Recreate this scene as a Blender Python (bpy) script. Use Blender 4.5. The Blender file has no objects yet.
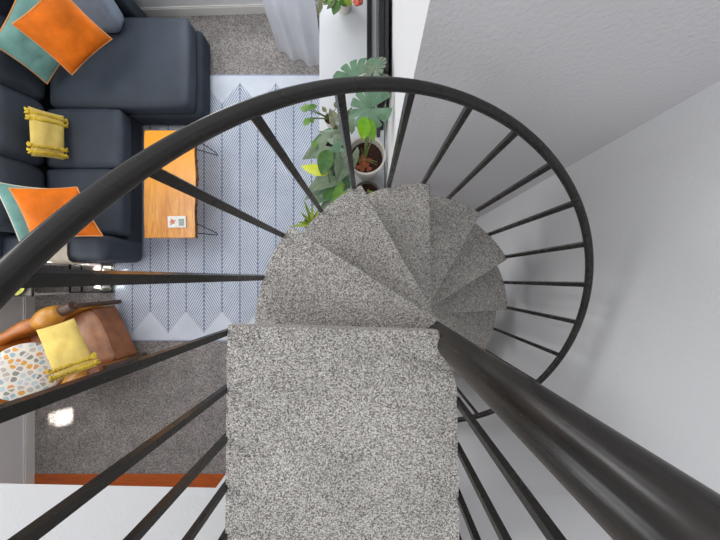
import bpy, bmesh, math, random
from mathutils import Vector, Matrix, Quaternion, noise
R = math.radians
rnd = random.Random(7)
scene = bpy.context.scene
C = scene.collection

# ------------------------------------------------------------------ survey
FOC = 305.0                    # focal length in pixels of a 720 px wide frame
NX, NY = 370.66, 279.68        # where the plumb line under the camera lands in the frame
CAM_Z = 3.755                  # camera above the living-room floor
RISE = 0.2088
LAND_Z = 13 * RISE             # top of the landing


def spot(u, v, h):
    """place in the room (metres) of a surveyed frame point at height h"""
    s = (CAM_Z - h) / FOC
    return Vector(((u - NX) * s, (NY - v) * s, h))


# ------------------------------------------------------------------ materials
def s2l(c):
    return tuple(((x / 255) / 12.92 if x / 255 <= 0.04045 else ((x / 255 + 0.055) / 1.055) ** 2.4) for x in c) + (1.0,)


class Mat:
    def __init__(self, name, rough=0.6, metal=0.0, spec=0.5):
        self.m = bpy.data.materials.new(name)
        self.m.use_nodes = True
        self.nt = self.m.node_tree
        self.b = self.nt.nodes['Principled BSDF']
        self.b.inputs['Roughness'].default_value = rough
        self.b.inputs['Metallic'].default_value = metal
        self.b.inputs['Specular IOR Level'].default_value = spec
        self._co = None

    def n(self, t, **kw):
        nd = self.nt.nodes.new(t)
        for k, v in kw.items():
            setattr(nd, k, v)
        return nd

    def link(self, a, b):
        self.nt.links.new(a, b)

    def co(self, scale=(1, 1, 1), rot=(0, 0, 0)):
        if self._co is None:
            self._co = self.n('ShaderNodeTexCoord').outputs['Object']
        mp = self.n('ShaderNodeMapping')
        mp.inputs['Scale'].default_value = scale
        mp.inputs['Rotation'].default_value = rot
        self.link(self._co, mp.inputs['Vector'])
        return mp.outputs['Vector']

    def noise(self, scale, detail=4, rough=0.5, vec=None, dist=0.0):
        t = self.n('ShaderNodeTexNoise')
        t.inputs['Scale'].default_value = scale
        t.inputs['Detail'].default_value = detail
        t.inputs['Roughness'].default_value = rough
        t.inputs['Distortion'].default_value = dist
        self.link(vec if vec is not None else self.co(), t.inputs['Vector'])
        return t.outputs['Fac']

    def ramp(self, fac, stops, interp='LINEAR'):
        r = self.n('ShaderNodeValToRGB')
        r.color_ramp.interpolation = interp
        e = r.color_ramp.elements
        while len(e) < len(stops):
            e.new(0.5)
        for i, (p, c) in enumerate(stops):
            e[i].position = p
            e[i].color = s2l(c) if len(c) == 3 else c
        self.link(fac, r.inputs['Fac'])
        return r.outputs['Color']

    def math(self, op, a, b=None):
        nd = self.n('ShaderNodeMath', operation=op)
        for i, x in enumerate((a, b)):
            if x is None:
                continue
            if isinstance(x, (int, float)):
                nd.inputs[i].default_value = x
            else:
                self.link(x, nd.inputs[i])
        return nd.outputs[0]

    def mix(self, fac, a, b, blend='MIX'):
        nd = self.n('ShaderNodeMix', data_type='RGBA', blend_type=blend)
        for sock, x in ((nd.inputs[0], fac), (nd.inputs[6], a), (nd.inputs[7], b)):
            if isinstance(x, (int, float)):
                sock.default_value = x
            elif isinstance(x, tuple):
                sock.default_value = s2l(x) if len(x) == 3 else x
            else:
                self.link(x, sock)
        return nd.outputs[2]

    def col(self, x):
        if isinstance(x, tuple):
            self.b.inputs['Base Color'].default_value = s2l(x)
        else:
            self.link(x, self.b.inputs['Base Color'])
        return self

    def bump(self, h, strength=0.3, dist=0.01):
        bp = self.n('ShaderNodeBump')
        bp.inputs['Strength'].default_value = strength
        bp.inputs['Distance'].default_value = dist
        self.link(h, bp.inputs['Height'])
        self.link(bp.outputs['Normal'], self.b.inputs['Normal'])
        return self


def plain(name, rgb, rough=0.6, var=0.06, scale=9.0, bump=0.0, bscale=200, metal=0.0, spec=0.5, vscale=None):
    m = Mat(name, rough, metal, spec)
    lo = tuple(max(0, c * (1 - var)) for c in rgb)
    hi = tuple(min(255, c * (1 + var)) for c in rgb)
    m.col(m.ramp(m.noise(scale, 5, 0.6, vec=m.co(vscale) if vscale else None), [(0.3, lo), (0.7, hi)]))
    if bump:
        m.bump(m.noise(bscale, 3), bump, 0.004)
    return m.m


def carpet(name, lo, mid, hi, cell, blot, bl_amt=0.25, bump=0.6):
    m = Mat(name, 0.95, 0, 0.1)
    v = m.n('ShaderNodeTexVoronoi', feature='F1')
    v.inputs['Scale'].default_value = 1 / cell
    m.link(m.co(), v.inputs['Vector'])
    sp = m.n('ShaderNodeSeparateColor')
    m.link(v.outputs['Color'], sp.inputs['Color'])
    f = m.noise(1 / (cell * 2.6), 3, 0.7)
    fac = m.math('ADD', m.math('MULTIPLY', sp.outputs[0], 0.7), m.math('MULTIPLY', f, 0.3))
    c = m.ramp(fac, [(0.18, lo), (0.46, mid), (0.75, hi)])
    bl = m.ramp(m.noise(blot, 4, 0.6), [(0.3, (255 * (1 - bl_amt),) * 3), (0.7, (255, 255, 255))])
    m.col(m.mix(1.0, c, bl, 'MULTIPLY'))
    m.bump(fac, bump, cell)
    return m.m


M = {}
M['stair_carpet'] = carpet('stair_carpet', (96, 90, 85), (174, 168, 162), (238, 233, 226), 0.0030, 5, 0.10)
M['floor_carpet'] = carpet('floor_carpet', (118, 113, 110), (150, 144, 141), (178, 173, 170), 0.010, 5, 0.16)


def wall_paint(name, rgb, strength=0.22, sc=95):
    m = Mat(name, 0.75, 0, 0.25)
    m.col(rgb)
    m.bump(m.noise(sc, 3, 0.5), strength, 0.006)
    return m.m


M['wall'] = wall_paint('wall_paint', (228, 228, 229))
M['wall_shaded'] = wall_paint('wall_paint_shaded', (222, 220, 222), 0.6, 60)  # shade on the stair wall put into a slightly darker copy of the paint
M['white_trim'] = plain('white_trim', (226, 225, 221), 0.45, 0.01)
M['white_lacquer'] = plain('white_lacquer', (226, 228, 231), 0.35, 0.012, 3)


def iron():
    m = Mat('blackened_iron', 0.5, 0.0, 0.32)
    f = m.noise(7, 6, 0.65, vec=m.co((1, 1, 0.35)))
    c = m.ramp(f, [(0.35, (36, 35, 34)), (0.6, (45, 43, 41)), (0.78, (56, 49, 44))])
    m.col(c)
    m.link(m.ramp(m.noise(14, 2), [(0.3, (122, 122, 122)), (0.7, (158, 158, 158))]), m.b.inputs['Roughness'])
    return m.m


M['iron'] = iron()


def pole_iron():
    m = Mat('worn_iron_pole', 0.36, 0.25, 0.5)
    f = m.noise(9, 5, 0.6, vec=m.co((2.2, 2.2, 0.28)))
    m.col(m.ramp(f, [(0.32, (40, 38, 37)), (0.5, (58, 54, 51)), (0.70, (76, 66, 58))]))
    m.link(m.ramp(m.noise(5, 3), [(0.3, (105, 105, 105)), (0.7, (140, 140, 140))]), m.b.inputs['Roughness'])
    return m.m


M['iron_pole'] = pole_iron()
M['black_metal'] = plain('black_metal', (26, 26, 27), 0.4, 0.1, metal=0.3)
M['black_gloss'] = plain('black_gloss', (12, 12, 14), 0.18, 0.1)
M['dark_grey'] = plain('dark_grey_plastic', (44, 44, 46), 0.5, 0.1)


def fabric(name, rgb, var=0.1, weave=420, b=0.25, spec=0.2, rough=0.85, folds=0.0):
    m = Mat(name, rough, 0, spec)
    f = m.noise(4, 5, 0.6)
    c = m.ramp(f, [(0.3, tuple(x * (1 - var) for x in rgb)), (0.7, tuple(min(255, x * (1 + var)) for x in rgb))])
    m.col(c)
    h = m.noise(weave, 2)
    if folds:
        h = m.math('ADD', m.math('MULTIPLY', h, 0.15), m.math('MULTIPLY', m.noise(7, 2, 0.5, dist=1.2), folds))
    m.bump(h, b, 0.012 if folds else 0.003)
    return m.m


M['sofa'] = fabric('charcoal_blue_upholstery', (54, 61, 71), 0.08, folds=0.5, b=0.4, rough=0.6, spec=0.35)
M['sofa_dark'] = fabric('charcoal_base_upholstery', (50, 56, 64), 0.08)
M['sofa_light'] = fabric('slate_cushion_upholstery', (122, 132, 146), 0.1, folds=0.4, b=0.3)
M['orange'] = fabric('orange_velvet', (220, 110, 10), 0.12, folds=0.9, b=0.5, spec=0.3, rough=0.7)
M['teal'] = fabric('teal_cotton', (122, 168, 160), 0.1, folds=0.9, b=0.5)
M['cream'] = fabric('cream_cotton', (232, 222, 205), 0.05, folds=0.5, b=0.3)
M['piping'] = fabric('pale_piping', (222, 160, 104), 0.08)
M['mustard'] = fabric('mustard_cotton', (228, 200, 112), 0.07, folds=0.4, b=0.35)
M['mustard_tassel'] = fabric('mustard_fringe', (222, 186, 66), 0.2, weave=120, b=0.8)
M['curtain'] = fabric('white_linen', (226, 227, 232), 0.02, folds=0.2, b=0.2)


def leather(name, rgb, var=0.16, rough=0.36):
    m = Mat(name, rough, 0, 0.5)
    f = m.noise(6, 6, 0.65)
    m.col(m.ramp(f, [(0.3, tuple(x * (1 - var) for x in rgb)), (0.7, tuple(min(255, x * (1 + var)) for x in rgb))]))
    m.bump(m.noise(70, 5, 0.6), 0.25, 0.004)
    return m.m


M['leather'] = leather('saddle_leather', (186, 136, 106))
M['leather_front'] = leather('saddle_leather_front', (150, 92, 56))
M['leather_ochre'] = leather('ochre_leather', (200, 140, 52), 0.12, 0.3)
M['leather_tan'] = leather('tan_leather', (182, 108, 44), 0.14, 0.3)
M['dark_wood'] = plain('dark_wood', (92, 68, 54), 0.5, 0.2, 10, vscale=(1, 8, 8))


def table_wood():
    m = Mat('live_edge_slab', 0.28, 0, 0.5)
    v = m.co((5.5, 0.55, 1))
    g = m.noise(2.4, 6, 0.6, vec=v, dist=1.0)
    c = m.ramp(g, [(0.28, (196, 118, 46)), (0.45, (222, 150, 62)), (0.6, (236, 172, 84)), (0.78, (204, 132, 58))])
    fine = m.ramp(m.noise(9, 5, 0.6, vec=m.co((10, 0.8, 1))), [(0.35, (215, 200, 190)), (0.65, (255, 255, 255))])
    c = m.mix(0.8, c, fine, 'MULTIPLY')
    # sapwood: yellower towards the end by the chaise
    sep = m.n('ShaderNodeSeparateXYZ')
    m.link(m.co(), sep.inputs[0])
    k = m.math('ADD', m.math('MULTIPLY', m.math('ADD', sep.outputs[1], 0.12), 1.1), m.math('MULTIPLY', m.noise(2.2, 3), 0.5))
    c = m.mix(m.ramp(k, [(0.1, (0, 0, 0)), (0.75, (255, 255, 255))]), c, (242, 160, 26))
    m.col(c)
    m.bump(g, 0.08, 0.004)
    return m.m


M['slab'] = table_wood()
M['bark'] = plain('bark_edge', (84, 56, 38), 0.85, 0.35, 30, 0.9, 60)
M['threshold_wood'] = plain('orange_oak_boards', (176, 84, 26), 0.4, 0.16, 4, vscale=(1, 14, 1))


def rug_mat():
    m = Mat('herringbone_weave', 0.9, 0, 0.15)
    sep = m.n('ShaderNodeSeparateXYZ')
    m.link(m.co(), sep.inputs[0])
    x, y = sep.outputs[0], sep.outputs[1]
    COL = 0.44
    fx = m.math('FRACT', m.math('DIVIDE', m.math('ADD', x, 20 * COL), COL))
    tri = m.math('MULTIPLY', m.math('ABSOLUTE', m.math('SUBTRACT', fx, 0.5)), 2.0)
    ph = m.math('ADD', m.math('DIVIDE', y, 0.049), m.math('MULTIPLY', tri, 7.6))
    st = m.math('FRACT', m.math('ADD', ph, 100.0))
    line = m.ramp(st, [(0.0, (255, 255, 255)), (0.30, (255, 255, 255)), (0.45, (0, 0, 0)), (0.88, (0, 0, 0)), (1.0, (255, 255, 255))])
    wv = m.ramp(m.noise(55, 3, 0.6), [(0.3, (150, 150, 150)), (0.65, (255, 255, 255))])
    line = m.mix(0.5, line, wv, 'MULTIPLY')
    # dark seam at every turn of the weave
    seam = m.math('MAXIMUM', m.math('GREATER_THAN', tri, 0.965), m.math('LESS_THAN', tri, 0.035))
    dash = m.math('GREATER_THAN', st, 0.35)
    seam = m.math('MULTIPLY', seam, dash)
    both = m.math('MAXIMUM', line, m.math('MULTIPLY', seam, 1.0))
    # plain bands at both ends, reached in points
    edge = m.math('SUBTRACT', 1.64, m.math('ABSOLUTE', y))
    pts = m.math('ADD', m.math('MULTIPLY', tri, 0.26), 0.09)
    inn = m.ramp(m.math('SUBTRACT', edge, pts), [(0.0, (0, 0, 0)), (0.03, (255, 255, 255))])
    fac = m.mix(1.0, both, inn, 'MULTIPLY')
    base = m.ramp(m.noise(3, 4), [(0.3, (196, 203, 214)), (0.7, (217, 221, 230))])
    dark = m.ramp(m.noise(2.2, 4), [(0.35, (98, 112, 140)), (0.65, (130, 141, 164))])
    c = m.mix(fac, base, dark)
    # blue binding threads
    bind = m.math('LESS_THAN', edge, 0.02)
    c = m.mix(m.math('MULTIPLY', bind, 0.6), c, (120, 128, 168))
    m.col(c)
    m.bump(both, 0.25, 0.004)
    return m.m


M['rug'] = rug_mat()


def pebbles():
    m = Mat('pebble_print', 0.85, 0, 0.2)
    mp = m.co((1, 1, 1))
    v1 = m.n('ShaderNodeTexVoronoi', feature='DISTANCE_TO_EDGE')
    v2 = m.n('ShaderNodeTexVoronoi', feature='F1')
    for v in (v1, v2):
        v.voronoi_dimensions = '2D'
        v.inputs['Scale'].default_value = 19
        v.inputs['Randomness'].default_value = 0.8
        m.link(mp, v.inputs['Vector'])
    sp = m.n('ShaderNodeSeparateColor')
    m.link(v2.outputs['Color'], sp.inputs['Color'])
    pal = m.ramp(sp.outputs[0], [(0.0, (226, 160, 112)), (0.14, (150, 150, 142)), (0.3, (198, 212, 216)), (0.42, (200, 186, 180)),
                                 (0.55, (232, 170, 90)), (0.64, (168, 190, 196)), (0.76, (176, 168, 160)), (0.88, (214, 204, 206))], 'CONSTANT')
    stone = m.ramp(v1.outputs['Distance'], [(0.09, (0, 0, 0)), (0.14, (255, 255, 255))])
    rnd_ = m.ramp(v2.outputs['Distance'], [(0.42, (255, 255, 255)), (0.47, (0, 0, 0))])
    stone = m.mix(1.0, stone, rnd_, 'MULTIPLY')
    m.col(m.mix(stone, (236, 230, 218), pal))
    m.bump(m.noise(300, 2), 0.15, 0.003)
    return m.m


M['pebbles'] = pebbles()


def leaf_mat(name, rgb, rgb2, rough=0.42, veins=True):
    m = Mat(name, rough, 0, 0.4)
    f = m.noise(14, 4, 0.6)
    m.col(m.ramp(f, [(0.3, rgb), (0.7, rgb2)]))
    m.bump(m.noise(40, 3), 0.3, 0.004)
    m.b.inputs['Subsurface Weight'].default_value = 0.0
    return m.m


M['monstera'] = leaf_mat('monstera_green', (66, 102, 74), (96, 134, 102))
M['monstera_pale'] = leaf_mat('monstera_greyish', (128, 142, 118), (150, 160, 136))
M['bright_leaf'] = leaf_mat('young_leaf_green', (96, 160, 18), (140, 190, 34))
M['silver_leaf'] = leaf_mat('silver_green', (84, 104, 80), (124, 142, 114))
M['deep_leaf'] = leaf_mat('deep_green', (48, 92, 30), (72, 118, 44))
M['neon_leaf'] = leaf_mat('neon_yellow_green', (190, 200, 24), (222, 216, 60))
M['mid_leaf'] = leaf_mat('fresh_green', (86, 130, 50), (120, 160, 70))
M['lime_leaf'] = leaf_mat('lime_green', (150, 178, 60), (186, 204, 96))
M['olive_leaf'] = leaf_mat('olive_green', (84, 92, 58), (120, 120, 80))
M['stem'] = leaf_mat('stem_green', (92, 116, 58), (130, 146, 84))
M['red_flower'] = leaf_mat('coral_petals', (206, 84, 62), (226, 128, 104))
M['soil'] = plain('potting_soil', (58, 36, 30), 0.95, 0.5, 60, 1.0, 80)
M['white_pot'] = plain('white_ceramic', (228, 224, 214), 0.35, 0.02)
M['grey_pot'] = plain('grey_stoneware', (120, 118, 108), 0.6, 0.1)
M['bark_chip'] = plain('terracotta_chips', (176, 96, 70), 0.9, 0.25, 40)
M['paper'] = plain('card_paper', (230, 228, 222), 0.6, 0.01)
M['orange_ink'] = plain('orange_print', (206, 98, 44), 0.6, 0.1)
M['grey_ink'] = plain('grey_print', (150, 156, 150), 0.6, 0.2, 60)


def glass():
    m = Mat('clear_glass', 0.02, 0, 0.5)
    m.b.inputs['Transmission Weight'].default_value = 1.0
    m.b.inputs['IOR'].default_value = 1.45
    m.b.inputs['Base Color'].default_value = (0.94, 0.97, 0.96, 1)
    return m.m


M['glass'] = glass()
M['plate_glaze'] = plain('green_plate_glaze', (176, 176, 84), 0.25, 0.3, 14)
M['plate_white'] = plain('plate_white', (232, 232, 222), 0.3, 0.02)


# ------------------------------------------------------------------ mesh helpers
def obj(name, bm, mat, parent=None, smooth=True, angle=40):
    me = bpy.data.meshes.new(name)
    bmesh.ops.recalc_face_normals(bm, faces=bm.faces)
    bm.to_mesh(me)
    bm.free()
    for m in (mat if isinstance(mat, (list, tuple)) else [mat]):
        me.materials.append(m)
    if smooth:
        me.shade_smooth()
        me.set_sharp_from_angle(angle=R(angle))
    o = bpy.data.objects.new(name, me)
    C.objects.link(o)
    if parent is not None:
        o.parent = parent
    return o


def tag(o, label, cat, group=None):
    o['label'] = label
    o['category'] = cat
    if group:
        o['group'] = group
    return o


def thing(name, label, cat, loc=(0, 0, 0), rz=0.0, group=None):
    o = bpy.data.objects.new(name, None)
    o.empty_display_size = 0.1
    C.objects.link(o)
    o.location = loc
    o.rotation_euler = (0, 0, rz)
    return tag(o, label, cat, group)


def struct(name, bm, mat, smooth=False):
    o = obj(name, bm, mat, None, smooth)
    o['kind'] = 'structure'
    return o


def box(bm, x0, x1, y0, y1, z0, z1, mi=0, mx=None):
    vs = [bm.verts.new((x, y, z)) for x in (x0, x1) for y in (y0, y1) for z in (z0, z1)]
    if mx is not None:
        for v in vs:
            v.co = mx @ v.co
    for f in ((0, 1, 3, 2), (4, 6, 7, 5), (0, 4, 5, 1), (2, 3, 7, 6), (0, 2, 6, 4), (1, 5, 7, 3)):
        bm.faces.new([vs[i] for i in f]).material_index = mi
    return vs


def boxed(*a, **k):
    bm = bmesh.new()
    box(bm, *a, **k)
    return bm


def bevelled(bm, w, seg=2):
    bmesh.ops.bevel(bm, geom=list(bm.edges), offset=w, segments=seg, profile=0.6, affect='EDGES')
    return bm


def bar(bm, p, q, w, t, side=None):
    """square bar from p to q"""
    p, q = Vector(p), Vector(q)
    d = (q - p).normalized()
    s = Vector(side) if side is not None else (Vector((1, 0, 0)) if abs(d.x) < 0.9 else Vector((0, 1, 0)))
    s = (s - d * s.dot(d)).normalized()
    n = d.cross(s)
    vs = []
    for e in (p, q):
        for a, b in ((-1, -1), (1, -1), (1, 1), (-1, 1)):
            vs.append(bm.verts.new(e + s * a * w / 2 + n * b * t / 2))
    bm.faces.new(vs[3::-1])
    bm.faces.new(vs[4:])
    for i in range(4):
        j = (i + 1) % 4
        bm.faces.new((vs[i], vs[j], vs[4 + j], vs[4 + i]))


def tube(bm, pts, r, seg=10, caps=True, flat=None):
    """tube along a polyline; r number or list; flat=(w,h) for an oval section kept level"""
    pts = [Vector(p) for p in pts]
    rs = r if isinstance(r, (list, tuple)) else [r] * len(pts)
    rings = []
    up = None
    for i, p in enumerate(pts):
        d = (pts[min(i + 1, len(pts) - 1)] - pts[max(i - 1, 0)]).normalized()
        if up is None:
            up = Vector((0, 0, 1)) if abs(d.z) < 0.95 else Vector((1, 0, 0))
        if flat:
            s = d.cross(Vector((0, 0, 1))).normalized()
            n = s.cross(d)
        else:
            n = (up - d * up.dot(d)).normalized()
            s = d.cross(n)
            up = n
        ring = []
        for k in range(seg):
            a = 2 * math.pi * k / seg
            ca, sa = math.cos(a), math.sin(a)
            if flat:
                e = 0.55
                ca = math.copysign(abs(ca) ** e, ca) * flat[0]
                sa = math.copysign(abs(sa) ** e, sa) * flat[1]
                ring.append(bm.verts.new(p + s * ca + n * sa))
            else:
                ring.append(bm.verts.new(p + s * ca * rs[i] + n * sa * rs[i]))
        rings.append(ring)
    for a, b in zip(rings, rings[1:]):
        for k in range(seg):
            j = (k + 1) % seg
            bm.faces.new((a[k], a[j], b[j], b[k]))
    if caps:
        bm.faces.new(rings[0][::-1])
        bm.faces.new(rings[-1])


def lathe(bm, prof, seg=32, c=(0, 0, 0)):
    rings = []
    for r, z in prof:
        if r < 1e-6:
            rings.append([bm.verts.new((c[0], c[1], c[2] + z))])
        else:
            rings.append([bm.verts.new((c[0] + r * math.cos(2 * math.pi * k / seg), c[1] + r * math.sin(2 * math.pi * k / seg), c[2] + z)) for k in range(seg)])
    for a, b in zip(rings, rings[1:]):
        for k in range(seg):
            j = (k + 1) % seg
            f = [a[k % len(a)], a[j % len(a)], b[j % len(b)], b[k % len(b)]]
            f = list(dict.fromkeys(f))
            if len(f) > 2:
                bm.faces.new(f)


def prism(bm, poly, z0, z1, mi=0):
    lo = [bm.verts.new((x, y, z0)) for x, y in poly]
    hi = [bm.verts.new((x, y, z1)) for x, y in poly]
    bm.faces.new(hi).material_index = mi
    bm.faces.new(lo[::-1]).material_index = mi
    for i in range(len(poly)):
        j = (i + 1) % len(poly)
        bm.faces.new((lo[i], lo[j], hi[j], hi[i])).material_index = mi


def cushion(x0, x1, y0, y1, z0, z1, r=0.06, bulge=0.02, n=14, wob=0.004, seed=0, mx=None):
    """upholstered block: rounded box with a puffed top and slightly uneven cloth"""
    bm = bmesh.new()
    bmesh.ops.create_cube(bm, size=2)
    bmesh.ops.subdivide_edges(bm, edges=list(bm.edges), cuts=n, use_grid_fill=True)
    c = Vector(((x0 + x1) / 2, (y0 + y1) / 2, (z0 + z1) / 2))
    h = Vector(((x1 - x0) / 2, (y1 - y0) / 2, (z1 - z0) / 2))
    r = min(r, min(h) * 0.98)
    for v in bm.verts:
        # crowd the grid towards the edges so that the rounding is resolved
        q = Vector([math.copysign(abs(t) ** 0.6, t) for t in v.co])
        p = Vector((q.x * h.x, q.y * h.y, q.z * h.z))
        inn = Vector([max(-(h[i] - r), min(h[i] - r, p[i])) for i in range(3)])
        d = p - inn
        if d.length > 1e-9:
            # project the cube corner direction on to the rounded edge
            p = inn + d.normalized() * r
        fx, fy, fz = q.x, q.y, q.z
        p.z += bulge * (1 - fx * fx) * (1 - fy * fy) * (1 if fz > 0 else -0.3) * abs(fz)
        p.x += bulge * 0.6 * math.copysign(1, fx) * (1 - fz * fz) * (1 - fy * fy) * abs(fx) ** 4
        p.y += bulge * 0.6 * math.copysign(1, fy) * (1 - fz * fz) * (1 - fx * fx) * abs(fy) ** 4
        w = noise.noise((p + c) * 7 + Vector((seed, 0, 0)))
        p += p.normalized() * w * wob
        v.co = p + c
        if mx is not None:
            v.co = mx @ v.co
    return bm


def pillow_quad(cs, t, n=22, pinch=0.06, seed=0, wr=0.012):
    """pillow whose seam passes through four corner points (in order); returns bm and seam loop"""
    a, b, c, d = [Vector(x) for x in cs]
    nrm = ((c - a).cross(d - b)).normalized()
    if nrm.z < 0:
        nrm = -nrm
    ctr = (a + b + c + d) / 4
    bm = bmesh.new()

    def pt(u, v):
        uu, vv = u * 2 - 1, v * 2 - 1
        # edges drawn in between the corners
        k = 1 - pinch * (1 - uu * uu) * vv * vv
        l = 1 - pinch * (1 - vv * vv) * uu * uu
        U, V = (uu * l + 1) / 2, (vv * k + 1) / 2
        return (a * (1 - U) + b * U) * (1 - V) + (d * (1 - U) + c * U) * V

    def hgt(u, v):
        uu, vv = abs(u * 2 - 1), abs(v * 2 - 1)
        return (max(0, 1 - uu ** 2.4) * max(0, 1 - vv ** 2.4)) ** 0.55
    top, bot = {}, {}
    for i in range(n + 1):
        for j in range(n + 1):
            u, v = i / n, j / n
            p = pt(u, v)
            hh = hgt(u, v)
            w = noise.noise(p * 9 + Vector((seed, seed, 0))) * wr * (0.3 + hh) + noise.noise(p * 22 + Vector((0, seed, 0))) * wr * 0.35
            top[i, j] = bm.verts.new(p + nrm * (t / 2 * hh + (w if hh > 0 else 0)))
            bot[i, j] = top[i, j] if hh == 0 else bm.verts.new(p - nrm * (t / 2 * hh))
    for i in range(n):
        for j in range(n):
            bm.faces.new((top[i, j], top[i + 1, j], top[i + 1, j + 1], top[i, j + 1]))
            q = (bot[i, j], bot[i, j + 1], bot[i + 1, j + 1], bot[i + 1, j])
            try:
                bm.faces.new(q)
            except ValueError:
                pass
    seam = [pt(i / n, 0) for i in range(n)] + [pt(1, i / n) for i in range(n)] + [pt(1 - i / n, 1) for i in range(n)] + [pt(0, 1 - i / n) for i in range(n + 1)]
    return bm, seam, nrm, ctr, pt


def pillow(name, label, corners, t, mat, piping=None, seed=0, pinch=0.06, group=None):
    bm, seam, nrm, ctr, pt = pillow_quad(corners, t, pinch=pinch, seed=seed)
    r = thing(name, label, 'pillow', group=group)
    obj('cover', bm, mat, r, angle=80)
    if piping:
        b = bmesh.new()
        tube(b, seam, 0.0055, 8)
        obj('piping', b, piping, r)
    return r


def fringe_bands(root, pt, nrm, rows, t, mat, seed=0):
    """knotted tassel rows across a pillow and bunches on its ends"""
    q = random.Random(seed)
    for (v, w0) in rows:
        bm = bmesh.new()
        for i in range(30):
            u = -0.02 + 1.04 * i / 29
            uu, vv = abs(min(1, max(0, u)) * 2 - 1), abs(v * 2 - 1)
            hh = (max(0, 1 - uu ** 2.4) * max(0, 1 - vv ** 2.4)) ** 0.55
            p = pt(u, v + q.uniform(-0.012, 0.012)) + nrm * (t / 2 * hh + 0.006)
            e = pt(u + q.uniform(-0.02, 0.02), v + w0 + q.uniform(-0.015, 0.015)) + nrm * (t / 2 * hh * 0.9 + 0.002)
            tube(bm, [p, (p + e) / 2 + nrm * 0.008, e], [0.009, 0.008, 0.005], 5)
        for u in (-0.03, 1.03):
            for i in range(10):
                p = pt(min(1, max(0, u)), v) + nrm * 0.004
                e = pt(u + math.copysign(0.10, u - 0.5) * q.uniform(0.5, 1), v + q.uniform(-0.06, 0.06)) + nrm * q.uniform(-0.01, 0.02)
                tube(bm, [p, (p + e) / 2 + nrm * 0.01, e], [0.009, 0.011, 0.006], 5)
        obj('fringe', bm, mat, root)


def new_leaf(kind, L, W, bend=0.25, fold=0.15, seed=0):
    """leaf lying along +X from its stalk at the origin, upper side +Z"""
    q = random.Random(seed)
    bm = bmesh.new()
    out = []                                     # right half margin (x along rib, y half width)
    if kind == 'monstera':
        N = 96
        for i in range(N + 1):
            a = i / N                            # 0 back of heart -> 1 tip
            ang = math.pi * (1 - a) * 0.94 + 0.0
            r = 0.5 + 0.06 * math.cos(ang * 2)
            s = (a * 6.0) % 1.0
            cut = 0.0
            if 0.18 < a < 0.93:
                cut = 0.50 * math.exp(-((s - 0.5) / 0.085) ** 2)
            r *= 1 - cut
            out.append((0.42 + r * math.cos(ang) * 1.08, r * math.sin(ang) * 1.02))
        cx = 0.42
    elif kind == 'arrow':
        pts = [(0.16, 0.0), (0.0, 0.16), (-0.12, 0.30), (0.0, 0.40), (0.2, 0.40), (0.45, 0.30), (0.7, 0.17), (0.88, 0.06), (1.0, 0.0)]
        for (x0, y0), (x1, y1) in zip(pts, pts[1:]):
            for k in range(4):
                t = k / 4
                out.append((x0 + (x1 - x0) * t, y0 + (y1 - y0) * t + 0.012 * math.sin(k * 1.6)))
        out.append((1.0, 0.0))
        cx = 0.28
    elif kind == 'blade':
        for i in range(15):
            a = i / 14
            out.append((a, 0.5 * (math.sin(math.pi * min(1, 0.12 + a * 0.88)) ** 0.6) * (1 - a ** 5)))
        cx = None
    else:                                        # ovate
        for i in range(25):
            a = i / 24
            out.append((a, 0.5 * math.sin(math.pi * a ** 0.75) ** 0.8))
        cx = None

    def place(x, y):
        z = -bend * L * max(0, x) ** 2 + fold * abs(y) * W - 0.5 * fold * W * (abs(y) * 2) ** 2 * 0.6
        z += 0.02 * L * noise.noise(Vector((x * 6, y * 6, seed)))
        return Vector((x * L, y * W, z))
    faces = []
    for sgn in (1, -1):
        if cx is not None:
            c0 = bm.verts.new(place(cx, 0))
            # two rings so that the sheet can curve
            inner = [bm.verts.new(place(cx + (x - cx) * 0.5, y * sgn * 0.5)) for x, y in out]
            outer = [bm.verts.new(place(x, y * sgn)) for x, y in out]
            for i in range(len(out) - 1):
                bm.faces.new((c0, inner[i], inner[i + 1]))
                bm.faces.new((inner[i], outer[i], outer[i + 1], inner[i + 1]))
        else:
            rib = [bm.verts.new(place(x, 0)) for x, y in out]
            mid = [bm.verts.new(place(x, y * sgn * 0.5)) for x, y in out]
            edge = [bm.verts.new(place(x, y * sgn)) for x, y in out]
            for i in range(len(out) - 1):
                bm.faces.new((rib[i], mid[i], mid[i + 1], rib[i + 1]))
                bm.faces.new((mid[i], edge[i], edge[i + 1], mid[i + 1]))
    bmesh.ops.remove_doubles(bm, verts=bm.verts, dist=1e-5)
    bmesh.ops.dissolve_degenerate(bm, edges=bm.edges, dist=1e-6)
    bmesh.ops.recalc_face_normals(bm, faces=bm.faces)
    ret = bmesh.ops.solidify(bm, geom=list(bm.faces), thickness=0.0018)
    return bm


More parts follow.
